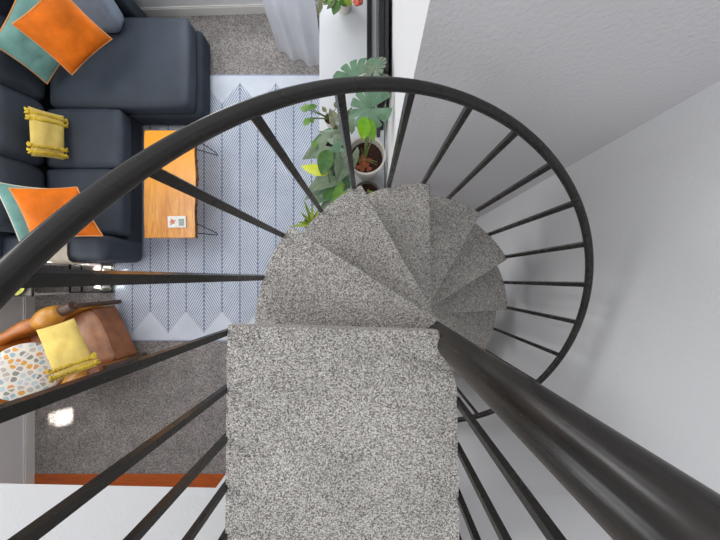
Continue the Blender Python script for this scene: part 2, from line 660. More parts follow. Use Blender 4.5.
def put_leaf(root, kind, base, tip, width, mat, up=(0, 0, 1), bend=0.2, fold=0.15, seed=0, stalk=None, name='leaf'):
    """leaf from base to tip; base/tip/stalk in world space, root has no rotation"""
    base, tip = Vector(base), Vector(tip)
    d = tip - base
    L = d.length
    bm = new_leaf(kind, L, width, bend, fold, seed)
    x = d.normalized()
    u = Vector(up)
    z = (u - x * u.dot(x)).normalized()
    y = z.cross(x)
    mx = Matrix((x, y, z)).transposed().to_4x4()
    mx.translation = base - root.location
    bm.transform(mx)
    o = obj(name, bm, mat, root, angle=70)
    if stalk is not None:
        s = Vector(stalk) - root.location
        b = base - root.location
        t = bmesh.new()
        mid = (s + b) / 2 + Vector((0, 0, 0.25 * (b - s).length * 0.3))
        P = [s * (1 - k) ** 2 + mid * 2 * k * (1 - k) + b * k * k for k in [i / 8 for i in range(9)]]
        tube(t, P, [0.006 - 0.003 * i / 8 for i in range(9)], 7)
        obj('stalk', t, M['stem'], root)
    return o


# ------------------------------------------------------------------ the room
WX, WY = 1.196, 0.684           # right wall, stair wall
TVX = 0.145                     # wall behind the television
LX = -4.15                      # left wall
BY = 3.27                       # back wall
H_WALL = 5.2
FY = -0.945                     # face of the loft edge

bm = bmesh.new()
box(bm, LX - 0.1, WX + 0.1, -2.39, BY + 0.15, -0.1, 0)
struct('floor', bm, M['floor_carpet'])
bm = bmesh.new()
box(bm, LX - 0.1, WX + 0.1, -4.0, -2.39, -0.1, 0.004)
struct('floor_hall', bm, M['threshold_wood'])

struct('wall_right', boxed(WX, WX + 0.12, -1.2, WY + 0.12, 0, H_WALL), M['wall'])
struct('wall_stair', boxed(TVX + 0.0004, WX, WY, WY + 0.12, 0, H_WALL), M['wall_shaded'])
struct('wall_television', boxed(TVX, TVX + 0.12, WY + 0.0006, BY, 0, H_WALL), M['wall'])
# back wall with a window opening out of the frame
bm = bmesh.new()
box(bm, LX, -2.3, BY, BY + 0.14, 0, H_WALL)
box(bm, -2.3, -0.5, BY, BY + 0.14, 0, 0.75)
box(bm, -2.3, -0.5, BY, BY + 0.14, 2.35, H_WALL)
box(bm, -0.5, TVX + 0.12, BY, BY + 0.14, 0, H_WALL)
bm.transform(Matrix.Translation((-2, BY, 0)) @ Matrix.Rotation(R(1.6), 4, 'Z') @ Matrix.Translation((2, -BY, 0)))
struct('wall_back', bm, M['wall'])


def frame_window(name, x0, x1, y0, y1, z0, z1, rows=2, cols=2):
    bm = bmesh.new()
    t = 0.05
    if x1 - x0 > y1 - y0:
        for a, b in ((z0, z0 + t), (z1 - t, z1)):
            box(bm, x0, x1, y0, y1, a, b)
        for i in range(cols + 1):
            x = x0 + (x1 - x0 - t) * i / cols
            box(bm, x, x + t, y0 + .003, y1 - .003, z0 + t, z1 - t)
    else:
        for a, b in ((z0, z0 + t), (z1 - t, z1)):
            box(bm, x0, x1, y0, y1, a, b)
        for i in range(cols + 1):
            y = y0 + (y1 - y0 - t) * i / cols
            box(bm, x0 + .003, x1 - .003, y, y + t, z0 + t, z1 - t)
    return struct(name, bm, M['white_trim'])


frame_window('window_1', -2.3, -0.5, BY + 0.05, BY + 0.11, 0.75, 2.35)
# left wall with a window above the armchair
bm = bmesh.new()
box(bm, LX - 0.14, LX, -4.0, BY + .1, 0, 0.95)
box(bm, LX - 0.14, LX, -4.0, BY + .1, 2.3, H_WALL)
box(bm, LX - 0.14, LX, -4.0, -2.0, 0.95, 2.3)
box(bm, LX - 0.14, LX, 0.9, BY + .1, 0.95, 2.3)
struct('wall_left', bm, M['wall'])
frame_window('window_2', LX - 0.10, LX - 0.04, -2.0, 0.9, 0.95, 2.3, cols=3)
# baseboards
bm = bmesh.new()
box(bm, LX, LX + 0.016, -4.0, BY - .07, 0, 0.10)
box(bm, LX, LX + 0.010, -4.0, BY - .07, 0.10, 0.115)
struct('baseboard_left', bm, M['white_trim'])
bm = bmesh.new()
box(bm, LX + .02, TVX - .02, BY - 0.016, BY, 0, 0.10)
box(bm, LX + .02, TVX - .02, BY - 0.010, BY, 0.10, 0.115)
bm.transform(Matrix.Translation((-2, BY, 0)) @ Matrix.Rotation(R(1.6), 4, 'Z') @ Matrix.Translation((2, -BY, 0)))
struct('baseboard_back', bm, M['white_trim'])
# the loft: a deep white edge, its carpet, and the wall that carries it
ROTL = Matrix.Translation((-.1, FY, 0)) @ Matrix.Rotation(R(-1.15), 4, 'Z') @ Matrix.Translation((.1, -FY, 0))
bm = boxed(LX - .05, WX + 0.02, -4.1, FY, LAND_Z - 0.327, LAND_Z - 0.03)
bm.transform(ROTL)
struct('wall_front', bm, M['wall'])
bm = boxed(LX - .05, WX + 0.02, -4.1, FY, LAND_Z - 0.03, LAND_Z)
bm.transform(ROTL)
struct('floor_loft', bm, M['stair_carpet'])
bm = boxed(-0.716, WX - .0, FY - 0.17, FY - 0.03, 0, LAND_Z - 0.327)
bm.transform(ROTL)
struct('wall_partition', bm, M['wall'])
struct('wall_hall', boxed(LX - .1, WX + .1, -4.12, -4.0, 0, LAND_Z - .327), M['wall'])

# ------------------------------------------------------------------ spiral staircase
PX, PY = 0.276, -0.2257
POLE_R = 0.048
TH0, DL = R(168.79), R(29.24)
RT, RB = 0.753, 0.760
stair = thing('spiral_staircase', 'black iron spiral staircase with grey carpeted wedge treads and curved handrail', 'staircase', (PX, PY, 0))


def pol(r, th, z):                          # th runs clockwise seen from above; local to the pole
    return Vector((r * math.cos(-th), r * math.sin(-th), z))


bm = bmesh.new()
lathe(bm, [(0.0, 0.0), (0.11, 0.0), (0.11, 0.012), (POLE_R, 0.02), (POLE_R, LAND_Z + 0.93), (POLE_R * 0.8, LAND_Z + 0.95), (0, LAND_Z + 0.955)], 40)
obj('pole', bm, M['iron_pole'], stair)

for k in range(1, 13):
    z = LAND_Z - k * RISE
    a1 = TH0 + DL * (k + {1: 0.63, 2: 0.60, 3: 0.59, 4: 0.565}.get(k, 0.55))      # nosing
    a0 = TH0 + DL * (k - 0.457) - R(5.0)    # tucked under the tread above
    poly = []
    r0 = POLE_R + 0.004
    n = 14
    for i in range(n + 1):
        poly.append(pol(RT, a0 + (a1 - a0) * i / n, 0))
    # narrow end wraps the pole
    poly.append(pol(r0 + 0.012, a1 + R(58 if k < 4 else 40), 0))
    for i in range(6):
        poly.append(pol(r0, a1 + R(50 if k < 4 else 32) - (a1 - a0 + R(60 if k < 4 else 42)) * i / 5, 0))
    bm = bmesh.new()
    prism(bm, [(p.x, p.y) for p in poly], z - 0.052, z)
    bevel_e = [e for e in bm.edges if abs(e.verts[0].co.z - e.verts[1].co.z) < 1e-6]
    bmesh.ops.bevel(bm, geom=bevel_e, offset=0.011, segments=3, profile=0.5, affect='EDGES')
    obj('tread', bm, M['stair_carpet'], stair, angle=60)
    # carpeted riser under the nosing, unseen, added to deepen shade on the tread below
    if k < 12:
        bm = bmesh.new()
        ar = a1 - R(1.6)
        bar(bm, pol(POLE_R + .01, ar + R(8), z - .05 - (RISE - .052) / 2), pol(RT - 0.02, ar, z - .05 - (RISE - .052) / 2), 0.012, RISE - .05, pol(1, ar + math.pi / 2, 0))
        obj('shade_riser', bm, M['stair_carpet'], stair, False)
    # a steel bracket carries each tread
    bm = bmesh.new()
    am = (a0 + a1) / 2
    bar(bm, pol(POLE_R - .005, am, z - 0.065), pol(RT - 0.06, am, z - 0.06), 0.035, 0.02, pol(1, am + math.pi / 2, 0))
    obj('bracket', bm, M['iron'], stair)

# landing (local to the pole)
land = [(-0.490, -0.157), (0.236, -0.177), (0.240, -0.262), (0.268, -0.300), (0.293, -0.345), (0.304, FY - .0025), (-0.497, FY + .0025)]
bm = bmesh.new()
# finely divided edge so that the carpet can be a little uneven
poly = []
for (x0, y0), (x1, y1) in zip(land, land[1:] + land[:1]):
    L = math.hypot(x1 - x0, y1 - y0)
    m = max(1, int(L / 0.02))
    for i in range(m):
        t = i / m
        x, y = x0 + (x1 - x0) * t, y0 + (y1 - y0) * t
        w = 0.002 * noise.noise(Vector((x * 40, y * 40, 3)))
        poly.append((x - PX + w, y - PY + w))
prism(bm, poly, LAND_Z - 0.06, LAND_Z)
bevel_e = [e for e in bm.edges if abs(e.verts[0].co.z - e.verts[1].co.z) < 1e-6]
bmesh.ops.bevel(bm, geom=bevel_e, offset=0.009, segments=3, profile=0.5, affect='EDGES')
obj('landing', bm, M['stair_carpet'], stair, angle=60)

RAIL_UP = 4.29 * RISE


def rail_pt(k):
    t = min(1, max(0, (k - 3.2) / 2.3))
    r = 0.735 + 0.0135 * t * t * (3 - 2 * t)
    return pol(r, TH0 + DL * k, LAND_Z - k * RISE + RAIL_UP)


BW = 0.0195
k = 1.0
bal_ks = [1 + 0.5 * i for i in range(24)]
for kk in bal_ks:
    th = TH0 + DL * kk
    tr = math.floor(kk + 1e-6)
    z0 = LAND_Z - tr * RISE - 0.045
    p = pol(RB, th, z0)
    q = rail_pt(kk)
    bm = bmesh.new()
    bar(bm, p, q, BW, BW, pol(1, th, 0))
    obj('baluster', bm, M['iron'], stair, smooth=False)
# handrail: helix, then level along the left side of the landing
pts = []
lead = [Vector((-0.505 - PX, y - PY, LAND_Z + RAIL_UP)) for y in (FY - .6, -0.9, -0.7, -0.5, -0.36, -0.28)]
pts += lead
ks = [0.62 + i * 0.06 for i in range(int((12.7 - 0.62) / 0.06) + 1)]
pts += [rail_pt(x) for x in ks]
bm = bmesh.new()
tube(bm, pts, 0.018, 14, flat=(0.0138, 0.0138))
obj('handrail', bm, M['iron'], stair, angle=50)
for y in (-0.182, -0.376, -0.545, -0.71, -0.875):
    bm = bmesh.new()
    top = LAND_Z + RAIL_UP if y < -.3 else LAND_Z + RAIL_UP - .12
    bar(bm, (-0.498 - PX, y - PY, LAND_Z - 0.05), (-0.504 - PX, y - PY, top), BW, BW, (1, 0, 0))
    obj('baluster', bm, M['iron'], stair, smooth=False)
for y in (-0.428, -0.590, -0.752, -0.908):
    bm = bmesh.new()
    bar(bm, (0.306 - PX, y - PY, LAND_Z - 0.05), (0.306 - PX, y - PY, LAND_Z + RAIL_UP), BW, BW, (1, 0, 0))
    obj('baluster', bm, M['iron'], stair, smooth=False)
bm = bmesh.new()
tube(bm, [(0.306 - PX, -0.27 - PY, LAND_Z + RAIL_UP), (0.306 - PX, FY - .6 - PY, LAND_Z + RAIL_UP)], 0.018, 14, flat=(0.0138, 0.0138))
obj('guard_rail', bm, M['iron'], stair, angle=50)

# ------------------------------------------------------------------ rug
RUG = (-3.15, -0.50, -0.755, 2.52)
rc = ((RUG[0] + RUG[1]) / 2, (RUG[2] + RUG[3]) / 2)
bm = bmesh.new()
box(bm, RUG[0] - rc[0], RUG[1] - rc[0], RUG[2] - rc[1], RUG[3] - rc[1], 0, 0.010)
bevelled(bm, 0.003, 1)
rug = obj('area_rug', bm, M['rug'], angle=30)
rug.location = (rc[0], rc[1], 0.001)
tag(rug, 'large pale blue rug with a zigzag weave lying on the grey carpet', 'rug')
RZ = 0.012

# ------------------------------------------------------------------ sofa
sofa = thing('sectional_sofa', 'dark slate blue sectional sofa with a chaise along the back wall', 'sofa', (-3.2, 1.5, 0))


def S(name, bm, mat):
    bm.transform(Matrix.Translation((3.2, -1.5, 0)))
    return obj(name, bm, mat, sofa, angle=60)


S('base', cushion(-3.95, -2.76, 0.22, 3.08, 0.05, 0.28, 0.04, 0.0, 10, 0.002), M['sofa_dark'])
S('chaise_base', cushion(-2.80, -1.93, 1.86, 2.86, 0.05, 0.28, 0.05, 0.0, 10, 0.002), M['sofa_dark'])
S('backrest', cushion(-4.08, -3.80, 0.22, 3.08, 0.06, 0.78, 0.07, 0.0, 12, 0.003), M['sofa'])
S('backrest', cushion(-3.86, -2.66, 2.98, 3.18, 0.06, 0.74, 0.07, 0.0, 12, 0.003), M['sofa'])
S('arm', cushion(-3.86, -2.74, 0.20, 0.47, 0.06, 0.60, 0.07, 0.012, 12, 0.003), M['sofa'])
S('seat_cushion', cushion(-3.55, -2.72, 0.49, 1.21, 0.26, 0.45, 0.055, 0.02, 14, 0.004, 1), M['sofa'])
S('seat_cushion', cushion(-3.55, -2.72, 1.225, 1.87, 0.26, 0.45, 0.055, 0.02, 14, 0.004, 2), M['sofa'])
S('chaise_cushion', cushion(-3.50, -1.98, 1.885, 2.86, 0.26, 0.46, 0.06, 0.022, 16, 0.004, 3), M['sofa'])


def back_cushion(y0, y1, seed, mat, tilt=12):
    mx = Matrix.Translation((-3.66, 0, 0.42)) @ Matrix.Rotation(R(-tilt), 4, 'Y') @ Matrix.Translation((3.66, 0, -0.42))
    return S('back_cushion', cushion(-3.73, -3.47, y0, y1, 0.42, 0.86, 0.09, 0.03, 14, 0.006, seed, mx), mat)


back_cushion(0.50, 1.20, 4, M['sofa'])
back_cushion(1.21, 1.90, 5, M['sofa'])
back_cushion(1.91, 2.58, 6, M['sofa_dark'])
mx = Matrix.Translation((0, 2.90, 0.45)) @ Matrix.Rotation(R(-20), 4, 'X') @ Matrix.Translation((0, -2.90, -0.45))
S('back_cushion', cushion(-3.40, -2.62, 2.58, 2.84, 0.40, 0.84, 0.10, 0.035, 14, 0.006, 7, mx), M['sofa_light'])
for x, y in ((-3.9, 0.3), (-2.86, 0.3), (-3.9, 3.0), (-2.02, 2.0), (-2.02, 2.75)):
    S('leg', boxed(x - .03, x + .03, y - .03, y + .03, RZ if x > -3.2 and y < 2.6 else 0.001, 0.06), M['dark_wood'])

# ------------------------------------------------------------------ pillows on the sofa
pillow('throw_pillow', 'orange pillow propped in the sofa corner against a teal one beside the chaise',
       [spot(12, 24, 1.12), spot(72, 75, 0.74), spot(112, 39, 0.76), spot(56, -16, 1.16)], 0.14, M['orange'], M['piping'], 1)
pillow('throw_pillow', 'teal pillow with pale piping behind the orange one in the sofa corner',
       [spot(-8, 44, 0.99), spot(47, 84, 0.55), spot(82, 36, 0.60), spot(22, -16, 1.03)], 0.10, M['teal'], M['piping'], 2)
pillow('throw_pillow', 'orange pillow leaning beside the sofa arm, half behind the handrail',
       [spot(9, 188, 1.02), spot(77, 187, 0.78), spot(103, 236, 0.78), spot(33, 240, 0.98)], 0.13, M['orange'], M['piping'], 3)
pillow('throw_pillow', 'teal crumpled pillow between the sofa back and the orange pillow by the arm',
       [spot(-8, 181, 0.93), spot(52, 189, 0.68), spot(52, 239, 0.74), spot(21, 244, 0.88)], 0.09, M['teal'], M['cream'], 4)


def tassel_pillow(label, corners, t, rows, seed):
    bm, seam, nrm, ctr, pt = pillow_quad(corners, t, seed=seed, pinch=0.03)
    r = thing('tasselled_pillow', label, 'pillow', group=None)
    obj('cover', bm, M['mustard'], r, angle=80)
    fringe_bands(r, pt, nrm, rows, t, M['mustard_tassel'], seed)
    return r


tassel_pillow('mustard yellow tasselled pillow standing in the middle of the dark sofa',
              [spot(28, 106, 0.78), spot(64, 116, 0.50), spot(64, 160, 0.50), spot(31, 156, 0.78)], 0.12,
              [(0.10, 0.05), (0.22, 0.05), (0.78, 0.05), (0.90, 0.06)], 5)

# white throw folded over the sofa arm
bm = bmesh.new()
secs = [(0.50, 0.46), (0.50, 0.56), (0.47, 0.612), (0.42, 0.628), (0.34, 0.632), (0.26, 0.628), (0.205, 0.615), (0.178, 0.57), (0.176, 0.46), (0.175, 0.36)]
n = 16
g = {}
for i in range(n + 1):
    for j, (y, z) in enumerate(secs):
        x = -3.38 + 0.27 * i / n + 0.012 * noise.noise(Vector((i * .1, j * .5, 8)))
        g[i, j] = bm.verts.new((x, y + 0.006 * math.sin(i * 1.1), z + 0.006 * noise.noise(Vector((i * .5, j * .7, 1)))))
for i in range(n):
    for j in range(len(secs) - 1):
        bm.faces.new((g[i, j], g[i + 1, j], g[i + 1, j + 1], g[i, j + 1]))
bmesh.ops.solidify(bm, geom=list(bm.faces), thickness=0.006)
th_ = obj('throw_blanket', bm, M['cream'], angle=80)
tag(th_, 'white throw folded over the arm of the dark sofa under the pillows', 'blanket')

# ------------------------------------------------------------------ coffee table
tb = spot(169.5, 184, 0.42)
ct = thing('coffee_table', 'live edge timber coffee table on hairpin legs in front of the sofa', 'table', (tb.x, tb.y, RZ))
HX, HY = 0.288, 0.588
bm = bmesh.new()
prof = []
N = 40
for i in range(N + 1):
    y = -HY + 2 * HY * i / N
    prof.append((HX - 0.012 + 0.016 * noise.noise(Vector((y * 4, 1.3, 0))) + 0.006 * noise.noise(Vector((y * 17, 2, 0))), y))
left = []
for i in range(N + 1):
    y = HY - 2 * HY * i / N
    left.append((-HX + 0.012 + 0.016 * noise.noise(Vector((y * 4, 9.3, 0))) + 0.004 * noise.noise(Vector((y * 15, 5, 0))), y))
poly = prof + left
bm = bmesh.new()
prism(bm, poly, 0.362, 0.408)
bmesh.ops.bevel(bm, geom=[e for e in bm.edges if abs(e.verts[0].co.z - e.verts[1].co.z) < 1e-6], offset=0.006, segments=2, affect='EDGES')
obj('tabletop', bm, M['slab'], ct, angle=50)
bm = bmesh.new()
for i in range(N):
    (x0, y0), (x1, y1) = prof[i], prof[i + 1]
    r0 = 0.013 + 0.008 * noise.noise(Vector((y0 * 25, 0, 4)))
    tube(bm, [(x0 + .002, y0, 0.380), (x1 + .002, y1, 0.380)], [r0, 0.013 + 0.008 * noise.noise(Vector((y1 * 25, 0, 4)))], 8)
obj('bark_edge', bm, M['bark'], ct, angle=60)
for sx in (-1, 1):
    for sy in (-1, 1):
        bm = bmesh.new()
        cx, cy = sx * (HX - 0.05), sy * (HY - 0.12)
        fx, fy = sx * (HX + 0.03), sy * (HY - 0.10)
        tube(bm, [(cx, cy - 0.06, 0.362), (fx, fy - .012, 0.012), (fx, fy - .006, 0.006), (fx, fy + .006, 0.006), (fx, fy + .012, 0.012), (cx, cy + 0.06, 0.362)], 0.0055, 8)
        box(bm, cx - .03, cx + .03, cy - .08, cy + .08, 0.356, 0.3625)
        obj('leg', bm, M['black_metal'], ct)
cp = spot(177.5, 222, 0.42)
card = thing('postcard', 'small white printed card pair lying on the timber coffee table', 'card', (cp.x, cp.y, RZ + 0.409), R(1))
for nm, x0, x1 in (('leaf_page', -0.098, -0.001), ('leaf_page', 0.001, 0.098)):
    obj(nm, boxed(x0, x1, -0.062, 0.062, 0, 0.012), M['paper'], card, False)
bm = bmesh.new()
for i in range(9):
    a = i * 2.4
    r = 0.008 + 0.003 * i
    x, y = -0.05 + r * math.cos(a), 0.0 + r * math.sin(a)
    lathe(bm, [(0, 0.0123), (0.009, 0.0123), (0.009, 0.0128), (0, 0.0128)], 8, (x, y, 0))
obj('printed_flower', bm, M['orange_ink'], card, False)
obj('printed_picture', boxed(0.02, 0.08, -0.045, 0.03, 0.0121, 0.0126), M['grey_ink'], card, False)

# ------------------------------------------------------------------ low rack and side table between sofa and armchair
rk = thing('metal_rack', 'low black metal rack on the floor between the sofa arm and the armchair', 'rack', (-3.53, 0.015, 0))
x0, x1, y0, y1, zt = -0.01, 0.36, -0.165, 0.165, 0.165
bm = bmesh.new()
for y in (y0, y1):
    bar(bm, (x0, y, zt), (x1, y, zt), 0.016, 0.016)
for x in (x0, x1):
    bar(bm, (x, y0, zt), (x, y1, zt), 0.016, 0.016, (1, 0, 0))
obj('top_frame', bm, M['black_metal'], rk, False)
bm = bmesh.new()
for y in (y0, y1):
    bar(bm, (x0, y, 0.02), (x1, y, 0.02), 0.012, 0.012)
for x in (x0, x1):
    bar(bm, (x, y0, 0.02), (x, y1, 0.02), 0.012, 0.012, (1, 0, 0))
obj('bottom_frame', bm, M['black_metal'], rk, False)
for x in (x0, x1):
    for y in (y0, y1):
        bm = bmesh.new()
        bar(bm, (x, y, 0.012), (x, y, zt), 0.016, 0.016, (1, 0, 0))
        obj('leg', bm, M['black_metal'], rk, False)
for i, (nm, lab, bx, by, w_, d_, h_, mt) in enumerate((
        ('storage_box', 'grey cloth covered box standing inside the low black rack', -3.37, 0.02, 0.13, 0.22, 0.09, 'grey_pot'),
        ('storage_box', 'white box inside the low black rack nearest its open end', -3.235, 0.02, 0.10, 0.24, 0.10, 'paper'))):
    b_ = thing(nm, lab, 'box', (bx, by, 0.027))
    bm = boxed(-w_ / 2, w_ / 2, -d_ / 2, d_ / 2, 0, h_ - .022)
    bevelled(bm, .004, 2)
    obj('body', bm, M[mt], b_, False)
    bm = boxed(-w_ / 2 - .003, w_ / 2 + .003, -d_ / 2 - .003, d_ / 2 + .003, h_ - .021, h_)
    bevelled(bm, .003, 2)
    obj('lid', bm, M[mt], b_, False)
st = thing('side_table', 'small side table with white tube legs and dark rimmed top by the left wall', 'table', (-3.83, 0.0, 0))
bm = boxed(-0.29, 0.27, -0.17, 0.17, 0.535, 0.55)
bevelled(bm, .003, 1)
obj('top', bm, M['grey_pot'], st, False)
bm = bmesh.new()
for y in (-.172, .172):
    bar(bm, (-.292, y, .546), (.272, y, .546), .012, .022)
for x in (-.292, .272):
    bar(bm, (x, -.172, .546), (x, .172, .546), .012, .022, (1, 0, 0))
obj('rim', bm, M['black_metal'], st, False)
for x in (-.27, .25):
    for y in (-.158, .172):
        bm = bmesh.new()
        tube(bm, [(x, y, 0.001), (x, y, .535)], .011, 10)
        obj('leg', bm, M['white_lacquer'], st)
bm = bmesh.new()
lathe(bm, [(0, 0.001), (0.07, 0.001), (0.13, 0.018), (0.134, 0.022), (0.128, 0.022), (0.07, 0.006), (0, 0.006)], 36)
pl = thing('dinner_plate', 'yellow green plate with dark rim lying on the small side table', 'plate', (-3.70, -0.064, 0.558))
pl.scale = (0.78, 0.78, 0.9)
obj('dish', bm, M['plate_glaze'], pl)
bm = bmesh.new()
tube(bm, [(0.131 * math.cos(a), 0.131 * math.sin(a), 0.022) for a in [2 * math.pi * i / 40 for i in range(41)]], 0.005, 8)
obj('rim', bm, M['black_metal'], pl)

# ------------------------------------------------------------------ armchair
CH_RZ = R(25.7)
ch = thing('leather_armchair', 'brown leather armchair with dark wooden legs at the left below the rug', 'armchair', (-3.251, -0.751, 0), CH_RZ)
CHM = Matrix.Translation((-3.251, -0.751, 0)) @ Matrix.Rotation(CH_RZ, 4, 'Z')
obj('seat', cushion(-0.40, 0.345, -0.315, 0.315, 0.29, 0.45, 0.06, 0.03, 14, 0.006, 11), M['leather'], ch, angle=60)
bm = cushion(0.285, 0.362, -0.325, 0.325, 0.08, 0.40, 0.03, 0.004, 10, 0.003, 12)
obj('apron', bm, M['leather_front'], ch, angle=60)
mx = Matrix.Translation((-0.40, 0, 0.40)) @ Matrix.Rotation(R(-18), 4, 'Y') @ Matrix.Translation((0.40, 0, -0.40))
obj('back', cushion(-0.49, -0.34, -0.33, 0.33, 0.36, 0.90, 0.07, 0.03, 14, 0.006, 13, mx), M['leather_tan'], ch, angle=60)
for s in (-1, 1):
    bm = bmesh.new()
    bar(bm, (0.36, s * 0.36, RZ + .002), (0.36, s * 0.355, 0.585), 0.055, 0.034, (1, 0, 0))
    obj('leg', bm, M['dark_wood'], ch, False)
    bm = bmesh.new()
    bar(bm, (-0.52, s * 0.36, 0.008), (-0.46, s * 0.355, 0.585), 0.055, 0.034, (1, 0, 0))
    obj('leg', bm, M['dark_wood'], ch, False)
    # arm: a fat rolled pad in front, a slimmer leather bolster behind
    bm = bmesh.new()
    P, rr = [], []
    for i in range(15):
        t = i / 14
        P.append((0.35 - 0.20 * t, s * 0.36, 0.585 + 0.005 * t))
        rr.append(0.05 + 0.012 * t)
    P, rr = P[:], rr[:]
    tube(bm, P, rr, 16)
    obj('arm_front', bm, M['dark_wood'] if s > 0 else M['leather_front'], ch, angle=70)
    bm = bmesh.new()
    P, rr = [], []
    for i in range(17):
        t = i / 16
        P.append((0.23 - 0.30 * t, s * 0.36, 0.60))
        rr.append(0.105 * max(0.5, math.sin(math.pi * (0.18 + 0.72 * t))) ** 0.7)
    tube(bm, P, rr, 18)
    obj('arm_roll', bm, M['leather_ochre'], ch, angle=70)
    bm = bmesh.new()
    P, rr = [], []
    for i in range(15):
        t = i / 14
        P.append((-0.04 - 0.56 * t, s * (0.36 + 0.01 * math.sin(t * 6)), 0.60 + 0.06 * t))
        rr.append(0.062 + 0.008 * math.sin(t * 9))
    tube(bm, P, rr, 16)
    obj('arm_bolster', bm, M['leather_tan'], ch, angle=70)
    bm = bmesh.new()
    box(bm, -0.46, 0.34, s * 0.335 - .012, s * 0.335 + .012, 0.22, 0.56)
    obj('side_panel', bm, M['leather_ochre'], ch, False)
    bm = bmesh.new()
    bar(bm, (-0.50, s * 0.36, 0.20), (0.36, s * 0.36, 0.20), 0.03, 0.03, (0, 0, 1))
    obj('stretcher', bm, M['dark_wood'], ch, False)

tassel_pillow('mustard yellow tasselled pillow lying folded on the brown leather armchair',
              [spot(36, 330, 0.80), spot(74, 318, 0.74), spot(97, 366, 0.72), spot(56, 381, 0.80)], 0.11,
              [(0.80, 0.05), (0.92, 0.06)], 9)
# round pebble cushion leaning on the chair back
rcx = spot(27, 371, 0.76)
rp = thing('round_cushion', 'round cream cushion printed with coloured pebbles on the leather armchair', 'cushion', rcx)
bm = bmesh.new()
RR = 0.275
prof = [(0, 0.062)] + [(RR * t, 0.062 * (1 - t ** 3.2) ** 0.6) for t in [0.1 * i for i in range(1, 10)]] + [(RR * 0.97, 0.018), (RR, 0.0)]
prof = prof + [(r, -z) for r, z in prof[-2::-1]]
lathe(bm, prof, 48)
o = obj('cover', bm, M['pebbles'], rp, angle=80)
rp.rotation_euler = Vector((0.80, 0.34, 1.1)).to_track_quat('Z', 'Y').to_euler()

# ------------------------------------------------------------------ media console, television
mc = thing('media_console', 'long white media console under the wall television, crowded with plants', 'cabinet', (-0.19, 1.85, 0))
CT = 0.75
bm = boxed(-0.315, 0.325, -1.14, 1.17, CT - 0.03, CT)
bevelled(bm, 0.003, 2)
obj('top', bm, M['white_lacquer'], mc, False)
obj('carcass', boxed(-0.29, 0.32, -1.12, 1.15, 0.08, CT - 0.031), M['white_lacquer'], mc, False)
obj('plinth', boxed(-0.25, 0.31, -1.08, 1.10, 0.0125, 0.08), M['dark_grey'], mc, False)
for i in range(4):
    y = -1.11 + i * 0.567
    d = obj('door', boxed(-0.309, -0.291, y, y + 0.555, 0.10, CT - 0.04), M['white_lacquer'], mc, False)
    obj('handle', boxed(-0.322, -0.309, y + (0.50 if i % 2 == 0 else 0.04), y + (0.515 if i % 2 == 0 else 0.055), 0.42, 0.56), M['black_metal'], d, False)
tv = thing('television', 'large flat black television seen from above over the white console', 'television', (0.09, 2.13, 0.88))
bm = boxed(-0.035, 0.0, -0.79, 0.79, 0, 0.86)
bevelled(bm, 0.004, 2)
obj('housing', bm, M['black_gloss'], tv, False)
obj('screen', boxed(-0.0375, -0.0352, -0.775, 0.775, 0.015, 0.845), M['black_gloss'], tv, False)
bm = boxed(0.002, 0.03, -0.74, 0.74, 0.03, 0.842)
bevelled(bm, 0.006, 2)
obj('back_shell', bm, M['dark_grey'], tv, False)
obj('wall_mount', boxed(0.030, 0.054, -0.3, 0.3, 0.2, 0.6), M['black_metal'], tv, False)
sb = thing('soundbar', 'slim black soundbar lying on the white console in front of the television', 'speaker', (-0.012, 2.05, CT + 0.001))
bm = boxed(-0.022, 0.022, -0.62, 0.75, 0, 0.06)
bevelled(bm, 0.008, 2)
obj('housing', bm, M['black_metal'], sb, False)
obj('grille', boxed(-0.025, -0.0225, -0.60, 0.73, 0.008, 0.052), M['dark_grey'], sb, False)

# ------------------------------------------------------------------ curtain
bm = bmesh.new()
U, V = 60, 26
grid = {}
for i in range(U + 1):
    for j in range(V + 1):
        u, t = i / U, j / V                       # t 0 hem .. 1 rod
        z = 0.006 + 2.34 * t
        out = (0.36 + 0.21 * u ** 0.8) * (1 - t) ** 2.2
        hem_x = -1.13 + 0.56 * u
        rod_x = -1.26 + 0.66 * u
        x = hem_x + (rod_x - hem_x) * min(1, t * 1.3)
        amp = 0.020 + 0.012 * (1 - t)
        fold = amp * math.sin(u * 15 + 0.6 * math.sin(t * 4) + 1.2 * u * (1 - t))
        y = BY - 0.11 - out + fold + 0.02 * noise.noise(Vector((u * 5, t * 3, 2)))
        x += 0.01 * math.sin(t * 9 + u * 5)
        grid[i, j] = bm.verts.new((x, y, z))
for i in range(U):
    for j in range(V):
        bm.faces.new((grid[i, j], grid[i + 1, j], grid[i + 1, j + 1], grid[i, j + 1]))
bmesh.ops.solidify(bm, geom=list(bm.faces), thickness=0.003)
cu = obj('curtain', bm, M['curtain'], angle=80)
tag(cu, 'white curtain trailing onto the grey carpet at the back wall beside the console', 'curtain')

# ------------------------------------------------------------------ plants


def pot(root, r, h, mat, taper=0.78, soil=True):
    bm = bmesh.new()
    lathe(bm, [(0, 0), (r * taper, 0), (r * 0.97, h * 0.9), (r, h * 0.93), (r, h), (r * 0.90, h), (r * 0.88, h * 0.86), (r * taper * .85, h * 0.3), (0, h * 0.3)], 40)
    obj('pot', bm, mat, root, angle=40)
    bm = bmesh.new()
    N = 20
    lathe(bm, [(0, h * 0.84), (r * 0.3, h * 0.85), (r * 0.6, h * 0.83), (r * 0.885, h * 0.82), (r * 0.86, h * 0.7), (0, h * 0.7)], 30)
    for v in bm.verts:
        v.co.z += 0.006 * noise.noise(v.co * 40)
    obj('soil', bm, M['soil'], root)


